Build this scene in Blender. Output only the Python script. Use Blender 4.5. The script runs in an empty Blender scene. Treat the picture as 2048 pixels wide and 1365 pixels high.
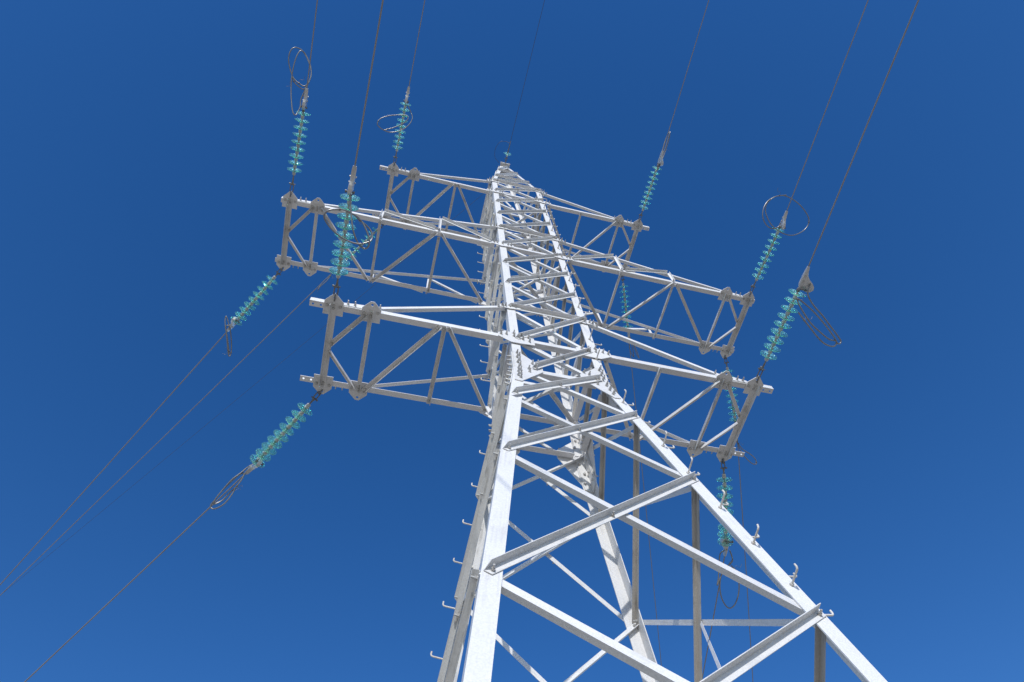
import bpy, math, random
from mathutils import Vector, Matrix
random.seed(7)

# ------------------------------------------------------------------ camera
scene = bpy.context.scene
cam_data = bpy.data.cameras.new('camera')
cam = bpy.data.objects.new('camera', cam_data)
scene.collection.objects.link(cam)
RIGHT = Vector((0.966914, -0.243088, -0.077368))
UP = Vector((-0.184756, -0.876424, 0.444688))
BACK = Vector((-0.175906, -0.415680, -0.892338))
CAM = Vector((-2.00509, -4.51090, 1.59393))
m = Matrix((RIGHT, UP, BACK)).transposed().to_4x4()
m.translation = CAM
cam.matrix_world = m
cam_data.sensor_width = 36.0
cam_data.lens = 1422.997 / 2048 * 36.0
cam_data.shift_x = -39.6 / 2048
cam_data.shift_y = 16.6 / 2048
cam_data.clip_start = 0.05
cam_data.clip_end = 6000
scene.camera = cam

# ------------------------------------------------------------------ sky, sun, exposure
SUN_TRAVEL = Vector((0.27, 1.0, -0.56)).normalized()
to_sun = -SUN_TRAVEL
world = bpy.data.worlds.new('World')
scene.world = world
world.use_nodes = True
wn = world.node_tree.nodes
wl = world.node_tree.links
bg = wn['Background']
sky = wn.new('ShaderNodeTexSky')
sky.sky_type = 'NISHITA'
sky.sun_disc = False
sky.sun_elevation = math.asin(to_sun.z)
sky.sun_rotation = math.atan2(to_sun.x, to_sun.y)
sky.altitude = 800
sky.air_density = 1.0
sky.dust_density = 0.3
sky.ozone_density = 2.2
hs = wn.new('ShaderNodeHueSaturation')
hs.inputs['Saturation'].default_value = 1.33
hs.inputs['Hue'].default_value = 0.510
hs.inputs['Value'].default_value = 1.13
wl.new(sky.outputs['Color'], hs.inputs['Color'])
wl.new(hs.outputs['Color'], bg.inputs['Color'])
bg.inputs['Strength'].default_value = 0.15
sun_data = bpy.data.lights.new('sun', 'SUN')
sun_data.energy = 3.35
sun_data.angle = math.radians(0.53)
sun_data.color = (1.0, 0.98, 0.945)
sun = bpy.data.objects.new('sun', sun_data)
sun.rotation_euler = SUN_TRAVEL.to_track_quat('-Z', 'Y').to_euler()
sun.location = (-8, -24, 30)
scene.collection.objects.link(sun)
scene.view_settings.view_transform = 'Standard'
scene.view_settings.look = 'None'
scene.view_settings.exposure = 0.0
scene.view_settings.gamma = 1.0

# ------------------------------------------------------------------ materials
def new_mat(name):
    mt = bpy.data.materials.new(name)
    mt.use_nodes = True
    return mt, mt.node_tree.nodes, mt.node_tree.links, mt.node_tree.nodes['Principled BSDF']

def steel(name, base, dirt, dirt_amt, streak=True, rough=0.5, metal=0.0):
    """weathered zinc: fine speckle, long streaks along each bar, dirt patches"""
    mt, n, l, b = new_mat(name)
    uv = n.new('ShaderNodeUVMap'); uv.uv_map = 'UVMap'
    geo = n.new('ShaderNodeNewGeometry')
    mp = n.new('ShaderNodeMapping'); mp.inputs['Scale'].default_value = (1.6, 42, 1)
    l.new(uv.outputs['UV'], mp.inputs['Vector'])
    n1 = n.new('ShaderNodeTexNoise'); n1.inputs['Scale'].default_value = 1.0; n1.inputs['Detail'].default_value = 5
    l.new(mp.outputs['Vector'], n1.inputs['Vector'])
    n2 = n.new('ShaderNodeTexNoise'); n2.inputs['Scale'].default_value = 4.5; n2.inputs['Detail'].default_value = 6
    l.new(geo.outputs['Position'], n2.inputs['Vector'])
    n3 = n.new('ShaderNodeTexNoise'); n3.inputs['Scale'].default_value = 70; n3.inputs['Detail'].default_value = 3
    l.new(geo.outputs['Position'], n3.inputs['Vector'])
    mul = n.new('ShaderNodeMath'); mul.operation = 'MULTIPLY'
    l.new(n1.outputs['Fac'], mul.inputs[0]); l.new(n2.outputs['Fac'], mul.inputs[1])
    rp = n.new('ShaderNodeMapRange'); rp.inputs['From Min'].default_value = 0.26; rp.inputs['From Max'].default_value = 0.48
    rp.inputs['To Min'].default_value = 0.0; rp.inputs['To Max'].default_value = dirt_amt
    l.new(mul.outputs[0], rp.inputs['Value'])
    rnd = n.new('ShaderNodeObjectInfo')
    tone = n.new('ShaderNodeMapRange'); tone.inputs['To Min'].default_value = 0.9; tone.inputs['To Max'].default_value = 1.06
    l.new(rnd.outputs['Random'], tone.inputs['Value'])
    sp = n.new('ShaderNodeMapRange'); sp.inputs['From Min'].default_value = 0.3; sp.inputs['From Max'].default_value = 0.7
    sp.inputs['To Min'].default_value = 0.9; sp.inputs['To Max'].default_value = 1.05
    l.new(n3.outputs['Fac'], sp.inputs['Value'])
    mx = n.new('ShaderNodeMix'); mx.data_type = 'RGBA'
    mx.inputs['A'].default_value = (*base, 1); mx.inputs['B'].default_value = (*dirt, 1)
    l.new(rp.outputs['Result'], mx.inputs['Factor'])
    m2 = n.new('ShaderNodeMath'); m2.operation = 'MULTIPLY'
    l.new(tone.outputs['Result'], m2.inputs[0]); l.new(sp.outputs['Result'], m2.inputs[1])
    vm = n.new('ShaderNodeVectorMath'); vm.operation = 'SCALE'
    l.new(mx.outputs['Result'], vm.inputs[0]); l.new(m2.outputs[0], vm.inputs['Scale'])
    l.new(vm.outputs['Vector'], b.inputs['Base Color'])
    b.inputs['Roughness'].default_value = rough
    b.inputs['Metallic'].default_value = metal
    b.inputs['Specular IOR Level'].default_value = 0.4
    bp = n.new('ShaderNodeBump'); bp.inputs['Strength'].default_value = 0.12; bp.inputs['Distance'].default_value = 0.002
    l.new(n3.outputs['Fac'], bp.inputs['Height']); l.new(bp.outputs['Normal'], b.inputs['Normal'])
    return mt

ZINC = steel('galvanised_steel', (0.73, 0.722, 0.715), (0.44, 0.425, 0.40), 0.5)
ZINC_DIRTY = steel('weathered_galvanised_steel', (0.69, 0.68, 0.665), (0.24, 0.22, 0.195), 0.75)
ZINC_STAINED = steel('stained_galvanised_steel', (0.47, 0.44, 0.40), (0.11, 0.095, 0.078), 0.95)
ZINC_DULL = steel('dull_galvanised_steel', (0.60, 0.595, 0.58), (0.22, 0.205, 0.18), 0.9)
BOLT = steel('zinc_bolt', (0.52, 0.51, 0.49), (0.22, 0.18, 0.14), 0.9, rough=0.4, metal=0.35)
RUSTY = steel('rusting_step_bolt', (0.66, 0.63, 0.58), (0.33, 0.17, 0.08), 1.0, rough=0.55)
FITTING = steel('dark_forged_steel', (0.20, 0.20, 0.20), (0.08, 0.075, 0.07), 0.9, rough=0.42, metal=0.4)
CAPM = steel('insulator_cap_iron', (0.52, 0.53, 0.52), (0.24, 0.23, 0.21), 0.8, rough=0.45, metal=0.2)
CLAMP = steel('cast_clamp_alloy', (0.62, 0.63, 0.64), (0.3, 0.3, 0.29), 0.7, rough=0.35, metal=0.5)

def wire_mat(name, col, rough, metal):
    mt, n, l, b = new_mat(name)
    geo = n.new('ShaderNodeNewGeometry')
    w = n.new('ShaderNodeTexNoise'); w.inputs['Scale'].default_value = 2.5; w.inputs['Detail'].default_value = 4
    l.new(geo.outputs['Position'], w.inputs['Vector'])
    mx = n.new('ShaderNodeMix'); mx.data_type = 'RGBA'
    mx.inputs['A'].default_value = (*[c * 0.8 for c in col], 1); mx.inputs['B'].default_value = (*[c * 1.15 for c in col], 1)
    l.new(w.outputs['Fac'], mx.inputs['Factor']); l.new(mx.outputs['Result'], b.inputs['Base Color'])
    b.inputs['Roughness'].default_value = rough; b.inputs['Metallic'].default_value = metal
    return mt
ALU = wire_mat('weathered_aluminium_strand', (0.28, 0.265, 0.26), 0.5, 0.2)
ALU_NEW = wire_mat('bright_aluminium_strand', (0.23, 0.225, 0.22), 0.33, 0.6)
EARTH = wire_mat('dark_steel_strand', (0.09, 0.09, 0.095), 0.5, 0.4)

def glass_mat():
    mt, n, l, b = new_mat('teal_toughened_glass')
    out = n['Material Output']
    n.remove(b)
    g = n.new('ShaderNodeBsdfGlass'); g.inputs['Color'].default_value = (0.93, 1.0, 0.97, 1)
    g.inputs['IOR'].default_value = 1.46; g.inputs['Roughness'].default_value = 0.03
    t = n.new('ShaderNodeBsdfTranslucent'); t.inputs['Color'].default_value = (0.74, 0.96, 0.87, 1)
    tr = n.new('ShaderNodeBsdfTransparent'); tr.inputs['Color'].default_value = (0.87, 1.0, 0.955, 1)
    m1 = n.new('ShaderNodeMixShader'); m1.inputs[0].default_value = 0.18
    l.new(g.outputs[0], m1.inputs[1]); l.new(t.outputs[0], m1.inputs[2])
    m2 = n.new('ShaderNodeMixShader'); m2.inputs[0].default_value = 0.38
    l.new(m1.outputs[0], m2.inputs[1]); l.new(tr.outputs[0], m2.inputs[2])
    l.new(m2.outputs[0], out.inputs['Surface'])
    v = n.new('ShaderNodeVolumeAbsorption'); v.inputs['Color'].default_value = (0.22, 0.93, 0.80, 1); v.inputs['Density'].default_value = 14.0
    l.new(v.outputs[0], out.inputs['Volume'])
    return mt
GLASS = glass_mat()

def ground_mat():
    mt, n, l, b = new_mat('dry_pale_ground')
    geo = n.new('ShaderNodeNewGeometry')
    a = n.new('ShaderNodeTexNoise'); a.inputs['Scale'].default_value = 0.35; a.inputs['Detail'].default_value = 8
    l.new(geo.outputs['Position'], a.inputs['Vector'])
    cr = n.new('ShaderNodeValToRGB')
    cr.color_ramp.elements[0].color = (0.40, 0.325, 0.225, 1); cr.color_ramp.elements[0].position = 0.3
    cr.color_ramp.elements[1].color = (0.57, 0.475, 0.34, 1); cr.color_ramp.elements[1].position = 0.7
    l.new(a.outputs['Fac'], cr.inputs['Fac']); l.new(cr.outputs['Color'], b.inputs['Base Color'])
    b.inputs['Roughness'].default_value = 0.95
    c = n.new('ShaderNodeTexNoise'); c.inputs['Scale'].default_value = 9; c.inputs['Detail'].default_value = 8
    l.new(geo.outputs['Position'], c.inputs['Vector'])
    bp = n.new('ShaderNodeBump'); bp.inputs['Strength'].default_value = 0.5; bp.inputs['Distance'].default_value = 0.05
    l.new(c.outputs['Fac'], bp.inputs['Height']); l.new(bp.outputs['Normal'], b.inputs['Normal'])
    return mt
GROUND = ground_mat()

# ------------------------------------------------------------------ mesh helpers
COL = scene.collection
ZO = 10.2                      # height of the lowest crossarms above the ground

class MB:
    """collects polygons (with uv along / across) and links them as one mesh object"""
    def __init__(self):
        self.v = []; self.f = []; self.uv = []; self.sm = []; self.mi = []; self.cur = 0
    def add(self, vs, fs, uvs, smooth=False):
        o = len(self.v)
        self.v += [tuple(p) for p in vs]
        for f, u in zip(fs, uvs):
            self.f.append([i + o for i in f]); self.uv.append(u); self.sm.append(smooth); self.mi.append(self.cur)
    def mesh(self, name, mat):
        me = bpy.data.meshes.new(name)
        me.from_pydata(self.v, [], self.f)
        lay = me.uv_layers.new(name='UVMap')
        k = 0
        for u in self.uv:
            for q in u:
                lay.data[k].uv = q; k += 1
        me.polygons.foreach_set('use_smooth', self.sm)
        me.materials.append(mat)
        if any(self.mi):
            me.materials.append(BOLT)
            me.polygons.foreach_set('material_index', self.mi)
        me.update()
        return me
    def build(self, name, mat, parent=None):
        o = bpy.data.objects.new(name, self.mesh(name, mat))
        COL.objects.link(o)
        if parent: o.parent = parent
        return o

def tag(o, label=None, cat=None, group=None, kind=None):
    if label: o['label'] = label
    if cat: o['category'] = cat
    if group: o['group'] = group
    if kind: o['kind'] = kind
    return o

def empty(name, loc):
    o = bpy.data.objects.new(name, None)
    o.empty_display_size = 0.3
    o.location = loc
    COL.objects.link(o)
    return o

def V(x, y, z): return Vector((x, y, z + ZO))

def perp(v, d):
    v = v - d * v.dot(d)
    return v.normalized()

def angle(mb, a, b, n1, n2, w1, w2, t=0.007, cut_a=0.0, cut_b=0.0, fa=0.0, fb=0.0):
    """rolled L section from a to b; its corner line is a-b, flange 1 runs along n1, flange 2 along n2.
    cut_*: end of flange 2 sniped off; f*: end of flange 1 sniped off"""
    d = (b - a).normalized(); n1 = perp(n1, d); n2 = perp(perp(n2, d), n1)
    ln = (b - a).length
    s = [(0, 0), (w1, 0), (w1, t), (t, t), (t, w2), (0, w2)]
    vs = []
    for (p, base, ca, fc) in ((0, a, cut_a, fa), (1, b, cut_b, fb)):      # signed shifts along the bar
        for i, (q, r) in enumerate(s):
            off = ca if i in (4, 5) else (fc if i in (1, 2) else 0.0)
            vs.append(base + n1 * q + n2 * r + d * off)
    per = [0]
    for i in range(6):
        j = (i + 1) % 6
        per.append(per[-1] + math.hypot(s[j][0] - s[i][0], s[j][1] - s[i][1]))
    fs = []; uv = []
    u0 = random.random() * 20; v0 = random.random() * 20
    for i in range(6):
        j = (i + 1) % 6
        fs.append((i, j, j + 6, i + 6))
        uv.append(((u0, v0 + per[i]), (u0, v0 + per[i + 1]), (u0 + ln, v0 + per[i + 1]), (u0 + ln, v0 + per[i])))
    for base in (0, 6):
        for q in ((0, 1, 2, 3), (0, 3, 4, 5)):
            q = tuple(base + i for i in q)
            if base: q = q[::-1]
            fs.append(q[::-1]); uv.append(((u0, v0),) * 4)
    # orientation: flip everything if the frame is left handed
    if n1.cross(n2).dot(d) > 0:
        fs = [f[::-1] for f in fs]; uv = [u[::-1] for u in uv]
    mb.add(vs, fs, uv)

def plate(mb, poly, n, t, hole=None, hr=0.012):
    """flat plate: outline poly (points in order) extruded by t along n; an optional drilled hole"""
    k = len(poly); n = n.normalized()
    u0 = random.random() * 20
    e1 = (poly[1] - poly[0]).normalized(); e2 = n.cross(e1)
    def uvp(p): return (u0 + p.dot(e1), u0 + p.dot(e2))
    nn = Vector((0, 0, 0))
    for i in range(k): nn += (poly[i] - poly[0]).cross(poly[(i + 1) % k] - poly[0])
    if nn.dot(n) < 0: poly = poly[::-1]
    if hole is None:
        vs = poly + [p + n * t for p in poly]
        fs = [tuple(range(k))[::-1], tuple(range(k, 2 * k))]
        for i in range(k):
            j = (i + 1) % k; fs.append((i, j, j + k, i + k))
    else:
        dirs = []
        for i in range(16):
            a = 2 * math.pi * i / 16; dirs.append(math.atan2(math.sin(a), math.cos(a)))
        for p in poly: dirs.append(math.atan2((p - hole).dot(e2), (p - hole).dot(e1)))
        dirs = sorted(set(round(a, 5) for a in dirs))
        inn = []; out = []
        for a in dirs:
            r = e1 * math.cos(a) + e2 * math.sin(a)
            best = 1e9
            for i in range(k):
                p = poly[i] - hole; q = poly[(i + 1) % k] - hole
                px, py, qx, qy = p.dot(e1), p.dot(e2), q.dot(e1), q.dot(e2)
                rx, ry = math.cos(a), math.sin(a)
                den = rx * (qy - py) - ry * (qx - px)
                if abs(den) < 1e-12: continue
                tt = (px * (qy - py) - py * (qx - px)) / den
                ss = (px * ry - py * rx) / den
                if tt > 0 and -1e-4 <= ss <= 1 + 1e-4: best = min(best, tt)
            inn.append(hole + r * hr); out.append(hole + r * best)
        K = len(dirs)
        vs = inn + out + [p + n * t for p in inn] + [p + n * t for p in out]
        fs = []
        for i in range(K):
            j = (i + 1) % K
            fs.append((i, j, K + j, K + i)); fs.append((2 * K + i, 3 * K + i, 3 * K + j, 2 * K + j))
            fs.append((K + i, K + j, 3 * K + j, 3 * K + i)); fs.append((j, i, 2 * K + i, 2 * K + j))
    mb.add(vs, fs, [[uvp(vs[i]) for i in f] for f in fs])

def frame(d):
    d = d.normalized()
    a = Vector((0, 0, 1)) if abs(d.z) < 0.9 else Vector((1, 0, 0))
    x = d.cross(a).normalized()
    return d, x, d.cross(x).normalized()

def tube(mb, pts, r, seg=8, caps=True, smooth=True):
    pts = [Vector(p) for p in pts]
    n = len(pts); vs = []; u = [0.0]
    for i in range(1, n): u.append(u[-1] + (pts[i] - pts[i - 1]).length)
    d0, x, y = frame(pts[1] - pts[0])
    for i in range(n):
        d = (pts[min(i + 1, n - 1)] - pts[max(i - 1, 0)]).normalized()
        x = perp(x, d); y = d.cross(x)
        rr = r[i] if isinstance(r, (list, tuple)) else r
        for k in range(seg):
            a = 2 * math.pi * k / seg
            vs.append(pts[i] + x * (rr * math.cos(a)) + y * (rr * math.sin(a)))
    fs = []; uv = []
    for i in range(n - 1):
        for k in range(seg):
            j = (k + 1) % seg
            fs.append((i * seg + k, i * seg + j, (i + 1) * seg + j, (i + 1) * seg + k))
            uv.append(((u[i], k / seg * 0.06), (u[i], (k + 1) / seg * 0.06), (u[i + 1], (k + 1) / seg * 0.06), (u[i + 1], k / seg * 0.06)))
    mb.add(vs, fs, uv, smooth)
    if caps:
        mb.add(vs[:seg], [tuple(range(seg))[::-1]], [[(0, 0)] * seg])
        mb.add(vs[-seg:], [tuple(range(seg))], [[(0, 0)] * seg])

def lathe(mb, o, d, prof, seg=24, smooth=True, closed=False):
    d, x, y = frame(d)
    vs = []
    for (r, s) in prof:
        for k in range(seg):
            a = 2 * math.pi * k / seg
            vs.append(o + d * s + x * (r * math.cos(a)) + y * (r * math.sin(a)))
    fs = []; uv = []
    n = len(prof)
    for i in range(n if closed else n - 1):
        i2 = (i + 1) % n
        for k in range(seg):
            j = (k + 1) % seg
            fs.append((i * seg + k, i * seg + j, i2 * seg + j, i2 * seg + k))
            uv.append(((k / seg, i * .02), ((k + 1) / seg, i * .02), ((k + 1) / seg, i * .02 + .02), (k / seg, i * .02 + .02)))
    mb.add(vs, fs, uv, smooth)

def catmull(pts, sub=5):
    pts = [Vector(p) for p in pts]
    P = [pts[0] * 2 - pts[1]] + pts + [pts[-1] * 2 - pts[-2]]
    out = []
    for i in range(1, len(P) - 2):
        for k in range(sub):
            t = k / sub
            a, b, c, d = P[i - 1], P[i], P[i + 1], P[i + 2]
            out.append(0.5 * ((2 * b) + (c - a) * t + (2 * a - 5 * b + 4 * c - d) * t * t + (3 * b - a - 3 * c + d) * t ** 3))
    out.append(pts[-1])
    return out

def bolt(mb, p, n, r=0.015, ln=0.05):
    """bolt end standing out of a plate at p along n: washer, hexagon nut, threaded shank"""
    d, x, y = frame(n)
    mb.cur = 1
    lathe(mb, p - d * 0.001, d, [(0, 0.003), (r * 1.25, 0.003), (r * 1.25, 0.0), ], 12, False)
    lathe(mb, p, d, [(r, 0.002), (r, r * 1.35), (0.0001, r * 1.35)], 6, False)
    lathe(mb, p, d, [(r * 0.58, r), (r * 0.58, ln), (0.0001, ln + 0.002)], 8, False)
    mb.cur = 0

# ------------------------------------------------------------------ ground (below the picture; lights the undersides)
def make_ground():
    N = 60; R0 = 3000.0
    mb = MB(); vs = []; fs = []; uv = []
    for i in range(N + 1):
        for j in range(N + 1):
            x = (i / N * 2 - 1); y = (j / N * 2 - 1)
            x = math.copysign(abs(x) ** 3, x) * R0; y = math.copysign(abs(y) ** 3, y) * R0
            vs.append((x, y, -0.15 + 0.12 * math.sin(x * .11 + 1) * math.cos(y * .09)))
    for i in range(N):
        for j in range(N):
            a = i * (N + 1) + j
            fs.append((a, a + N + 1, a + N + 2, a + 1)); uv.append(((0, 0),) * 4)
    mb.add(vs, fs, uv, True)
    tag(mb.build('ground', GROUND), kind='structure')
make_ground()

# ------------------------------------------------------------------ tower geometry (metres, z = 0 at the lowest crossarms)
WX, WY, ZK, SX, SY = 0.621, 0.589, -0.776, 0.1447, 0.1561
BOT = -10.15
TOP = 9.13
PEAK = 13.5
def hx(z): return WX + max(0.0, ZK - z) * SX
def hy(z): return WY + max(0.0, ZK - z) * SY
X, Y, Z = Vector((1, 0, 0)), Vector((0, 1, 0)), Vector((0, 0, 1))
FACES = {'front': (-Y, X), 'right': (X, Y), 'back': (Y, -X), 'left': (-X, -Y)}   # outward normal, left-to-right seen from outside
def halfs(face, z):
    return (hx(z), hy(z)) if face in ('front', 'back') else (hy(z), hx(z))
def fpt(face, side, z, inset, off, zz=None):
    """point on a face of the body next to its left (-1) or right (+1) leg"""
    N, T = FACES[face]; ht, dn = halfs(face, z)
    return T * (side * (ht - inset)) + N * (dn + off) + Z * (z + ZO)
def fnorm(face, z):
    N, T = FACES[face]
    s = 0.0 if z > ZK else (SY if face in ('front', 'back') else SX)
    return (N + Z * s).normalized()

tower = empty('lattice_tower', (0, 0, 0))
tag(tower, 'tall white galvanised steel lattice pylon with six crossarms against the blue sky', 'pylon')

# --- corner legs, each with its splice and (two of them) its climbing bolts
LEG_U, LEG_L, TL = 0.122, 0.142, 0.011
legs = {}
for sx, sy in ((-1, -1), (1, -1), (1, 1), (-1, 1)):
    mb = MB()
    def corner(z): return V(sx * hx(z), sy * hy(z), z)
    angle(mb, corner(BOT), corner(ZK - 0.002), Vector((-sx, 0, 0)), Vector((0, -sy, 0)), LEG_L, LEG_L, TL)
    angle(mb, corner(ZK + 0.002), corner(TOP + 0.05), Vector((-sx, 0, 0)), Vector((0, -sy, 0)), LEG_U, LEG_U, TL)
    leg = mb.build('corner_leg', ZINC if (sx, sy) != (-1, 1) else ZINC_DULL, tower)
    legs[(sx, sy)] = leg
    mb = MB()                                     # inner splice angle over the bend of the leg
    def inner(z, e): return V(sx * (hx(z) - e), sy * (hy(z) - e), z)
    e = TL + 0.002
    angle(mb, inner(ZK - 0.62, e), inner(ZK - 0.004, e), Vector((-sx, 0, 0)), Vector((0, -sy, 0)), 0.115, 0.115, 0.010, 0.05, 0, 0.05, 0)
    angle(mb, inner(ZK + 0.004, e), inner(ZK + 0.46, e), Vector((-sx, 0, 0)), Vector((0, -sy, 0)), 0.105, 0.105, 0.010, 0, -0.05, 0, -0.05)
    for i in range(6):
        z = ZK + 0.36 - i * 0.17
        if abs(z - ZK) < 0.04: continue
        for q in (0, 1):
            p = inner(z, e + 0.010)
            if q == 0: bolt(mb, p + Vector((-sx * (0.05 + 0.035 * (i % 2)), 0, 0)), Vector((0, -sy, 0)), 0.017, 0.022)
            else: bolt(mb, p + Vector((0, -sy * (0.05 + 0.035 * (i % 2)), 0)), Vector((-sx, 0, 0)), 0.017, 0.022)
    mb.build('splice_angle', ZINC_DIRTY, leg)

def step_mesh():
    mb = MB()
    pts = [Vector((0, 0, 0))] + [Vector((0.128, 0, 0.0))]
    arc = [Vector((0.128 + 0.022 * math.sin(a), 0, 0.022 - 0.022 * math.cos(a))) for a in [math.pi / 2 * k / 4 for k in range(1, 5)]]
    tube(mb, pts + arc + [Vector((0.150, 0, 0.048))], 0.0085, 10)
    lathe(mb, Vector((0.001, 0, 0)), X, [(0.019, 0), (0.019, 0.015), (0.0001, 0.015)], 6, False)
    lathe(mb, Vector((-TL - 0.016, 0, 0)), X, [(0.0001, 0), (0.019, 0.0), (0.019, 0.015)], 6, False)
    return mb.mesh('step_bolt', RUSTY)
STEP = step_mesh()
def add_step(leg, p, n):
    o = bpy.data.objects.new('step_bolt', STEP)
    COL.objects.link(o); o.parent = leg
    n = n.normalized()
    zz = perp(Z, n)
    yy = zz.cross(n)
    R_ = Matrix((n, yy, zz)).transposed().to_4x4()
    R_ = R_ @ Matrix.Rotation(random.uniform(-0.25, 0.25), 4, 'X') @ Matrix.Rotation(random.uniform(-0.04, 0.04), 4, 'Y')
    R_.translation = p
    o.matrix_basis = R_
up = [0.51 + 0.587 * k for k in range(15)]
for z in [-4.78, -4.25, -3.71, -3.09, -2.52, -1.40, -0.12] + up:
    add_step(legs[(1, -1)], fpt('front', 1, z, 0.055, 0.0), fnorm('front', z))
for z in [-5.04, -4.60, -4.07, -3.55, -3.00, -2.42, -1.80, -1.30, 0.02] + up:
    add_step(legs[(1, -1)], fpt('right', -1, z, 0.055, 0.0), fnorm('right', z))
for z in [-4.43, -3.88, -3.33, -2.78, -2.24, -1.65, -1.07] + [0.82 + 0.587 * k for k in range(14)]:
    add_step(legs[(-1, 1)], fpt('left', -1, z, 0.055, 0.0), fnorm('left', z))
    add_step(legs[(-1, 1)], fpt('back', 1, z + 0.02, 0.055, 0.0), fnorm('back', z))

# --- lattice of the four faces
LEVELS = [9.13, 8.20, 7.19, 6.22, 5.19, 4.13, 3.14, 2.16, 1.13, 0.03, -0.77, -1.80, -3.22, -5.11, -7.03, -9.75]
def add_bolt_to(mb, p, n, big=False): bolt(mb, p, n, 0.0165 if big else 0.015, 0.05 if big else 0.045)

def brace(face, za, sa, zb, sb, outer, w, ia, ib, off, cut=True, name='diagonal_brace', mat=None, parent=None, mid=True):
    """one rolled angle across a face: from side sa at height za to side sb at height zb"""
    N = fnorm(face, (za + zb) / 2)
    d0 = fpt(face, sb, zb, ib, 0) - fpt(face, sa, za, ia, 0); d0.normalize()
    nf = perp(N, d0)
    up = nf.cross(d0)
    if up.z < 0: up = -up
    a = fpt(face, sa, za, ia, 0); b = fpt(face, sb, zb, ib, 0)
    mb = MB()
    if outer:
        a += nf * off + up * (w * .5); b += nf * off + up * (w * .5)
        angle(mb, a - d0 * 0.04, b + d0 * 0.04, -up, nf, w, w, 0.0062, w * 0.85 if cut else 0, -w * 0.1 if cut else 0, w * 0.25 if cut else 0, -w * 0.1 if cut else 0)
        q = nf * 0.0062 - up * (w * .55)
        pts = [a + d0 * 0.012, b - d0 * 0.012] + ([(a + b) / 2] if mid else [])
        for p in pts: add_bolt_to(mb, p + q, nf, w > 0.07)
    else:
        u2 = -up if face in ('right', 'left') else up     # the side faces carry the inner flange on the upper edge
        e = nf * (-TL - 0.003) - u2 * (w * .5)
        a += e; b += e
        angle(mb, a - d0 * 0.05, b + d0 * 0.05, u2, -nf, w, w * (0.74 if face == 'front' else 1.0), 0.0062, w * 0.6 if cut else 0, -w * 0.6 if cut else 0)
        q = -nf * 0.0062 + u2 * (w * .55)
        for p in (a, b): add_bolt_to(mb, p + q, -nf)
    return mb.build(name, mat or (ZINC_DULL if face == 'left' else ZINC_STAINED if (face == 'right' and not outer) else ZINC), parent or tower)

STAY_END = (0.18, -1.33, -5.82)
NEAR_GUSSET = (0.03, -0.77)
for i in range(len(LEVELS) - 1):
    zt, zb = LEVELS[i], LEVELS[i + 1]
    for face in FACES:
        w = 0.058 if zb > -1 else (0.064 if zb > -3.5 else 0.068)
        if face != 'front': w = 0.052
        off = 0.027 if (zt in NEAR_GUSSET or zb in NEAR_GUSSET) else 0.003
        ia = 0.065 if zb not in NEAR_GUSSET else 0.10
        ib = 0.055 if zt not in NEAR_GUSSET else 0.09
        if zb == -0.77: ia, ib = 0.27, 0.13
        if zt == -0.77: ib = 0.13
        brace(face, zb, -1, zt, 1, True, w, ia, ib, off)
        if zb == -0.77: brace(face, zt - 0.06, -1, zb + 0.12, 1, False, w, 0.20, 0.22, 0, name='cross_brace')
        else: brace(face, zt - 0.02, -1, zb + 0.02, 1, False, w, 0.05, 0.05, 0, name='cross_brace')
for z in (9.13, 5.19, 1.13):                       # struts where the arm ties meet the body
    for face in FACES:
        brace(face, z - 0.03, -1, z - 0.03, 1, True, 0.07, 0.03, 0.05, 0.003, True, 'horizontal_brace', ZINC, None, False)
for z in (8.0, 4.0, 0.0, -0.82):                   # belts of the body at the arms and at the bend of the legs
    for face in FACES:
        w = 0.08
        N, T = FACES[face]
        mb = MB(); o = 0.013 if face in ('front', 'back') else 0.001
        a = fpt(face, -1, z, 0.10, o); b = fpt(face, 1, z, 0.10, o)
        if z < -0.5: a = fpt(face, -1, z, 0.16, -TL - 0.004); b = fpt(face, 1, z, 0.16, -TL - 0.004)
        angle(mb, a, b, Z, -N, w, w, 0.007)
        mb.build('belt_strut', ZINC, tower)
for z in (7.93, 3.93, -0.07):                      # flat cross bracing inside the body
    mb = MB()
    angle(mb, V(-WX + .1, -WY + .1, z), V(WX - .1, WY - .1, z), Vector((1, -1, 0)), -Z, 0.06, 0.06, 0.006)
    mb.build('plan_brace', ZINC_DIRTY, tower)
    mb = MB()
    angle(mb, V(WX - .1, -WY + .1, z - 0.075), V(-WX + .1, WY - .1, z - 0.075), Vector((1, 1, 0)), -Z, 0.06, 0.06, 0.006)
    mb.build('plan_brace', ZINC_DIRTY, tower)

mb = MB()                                          # slender stay from the crossing on the right face to the front bracing
a = V(1.075, 0.0, -4.06); b = V(*STAY_END)
angle(mb, a, b, Vector((0, -1, 0)), Vector((1, 0, 0)), 0.03, 0.03, 0.004)
mb.build('stay_brace', ZINC, tower)

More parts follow.
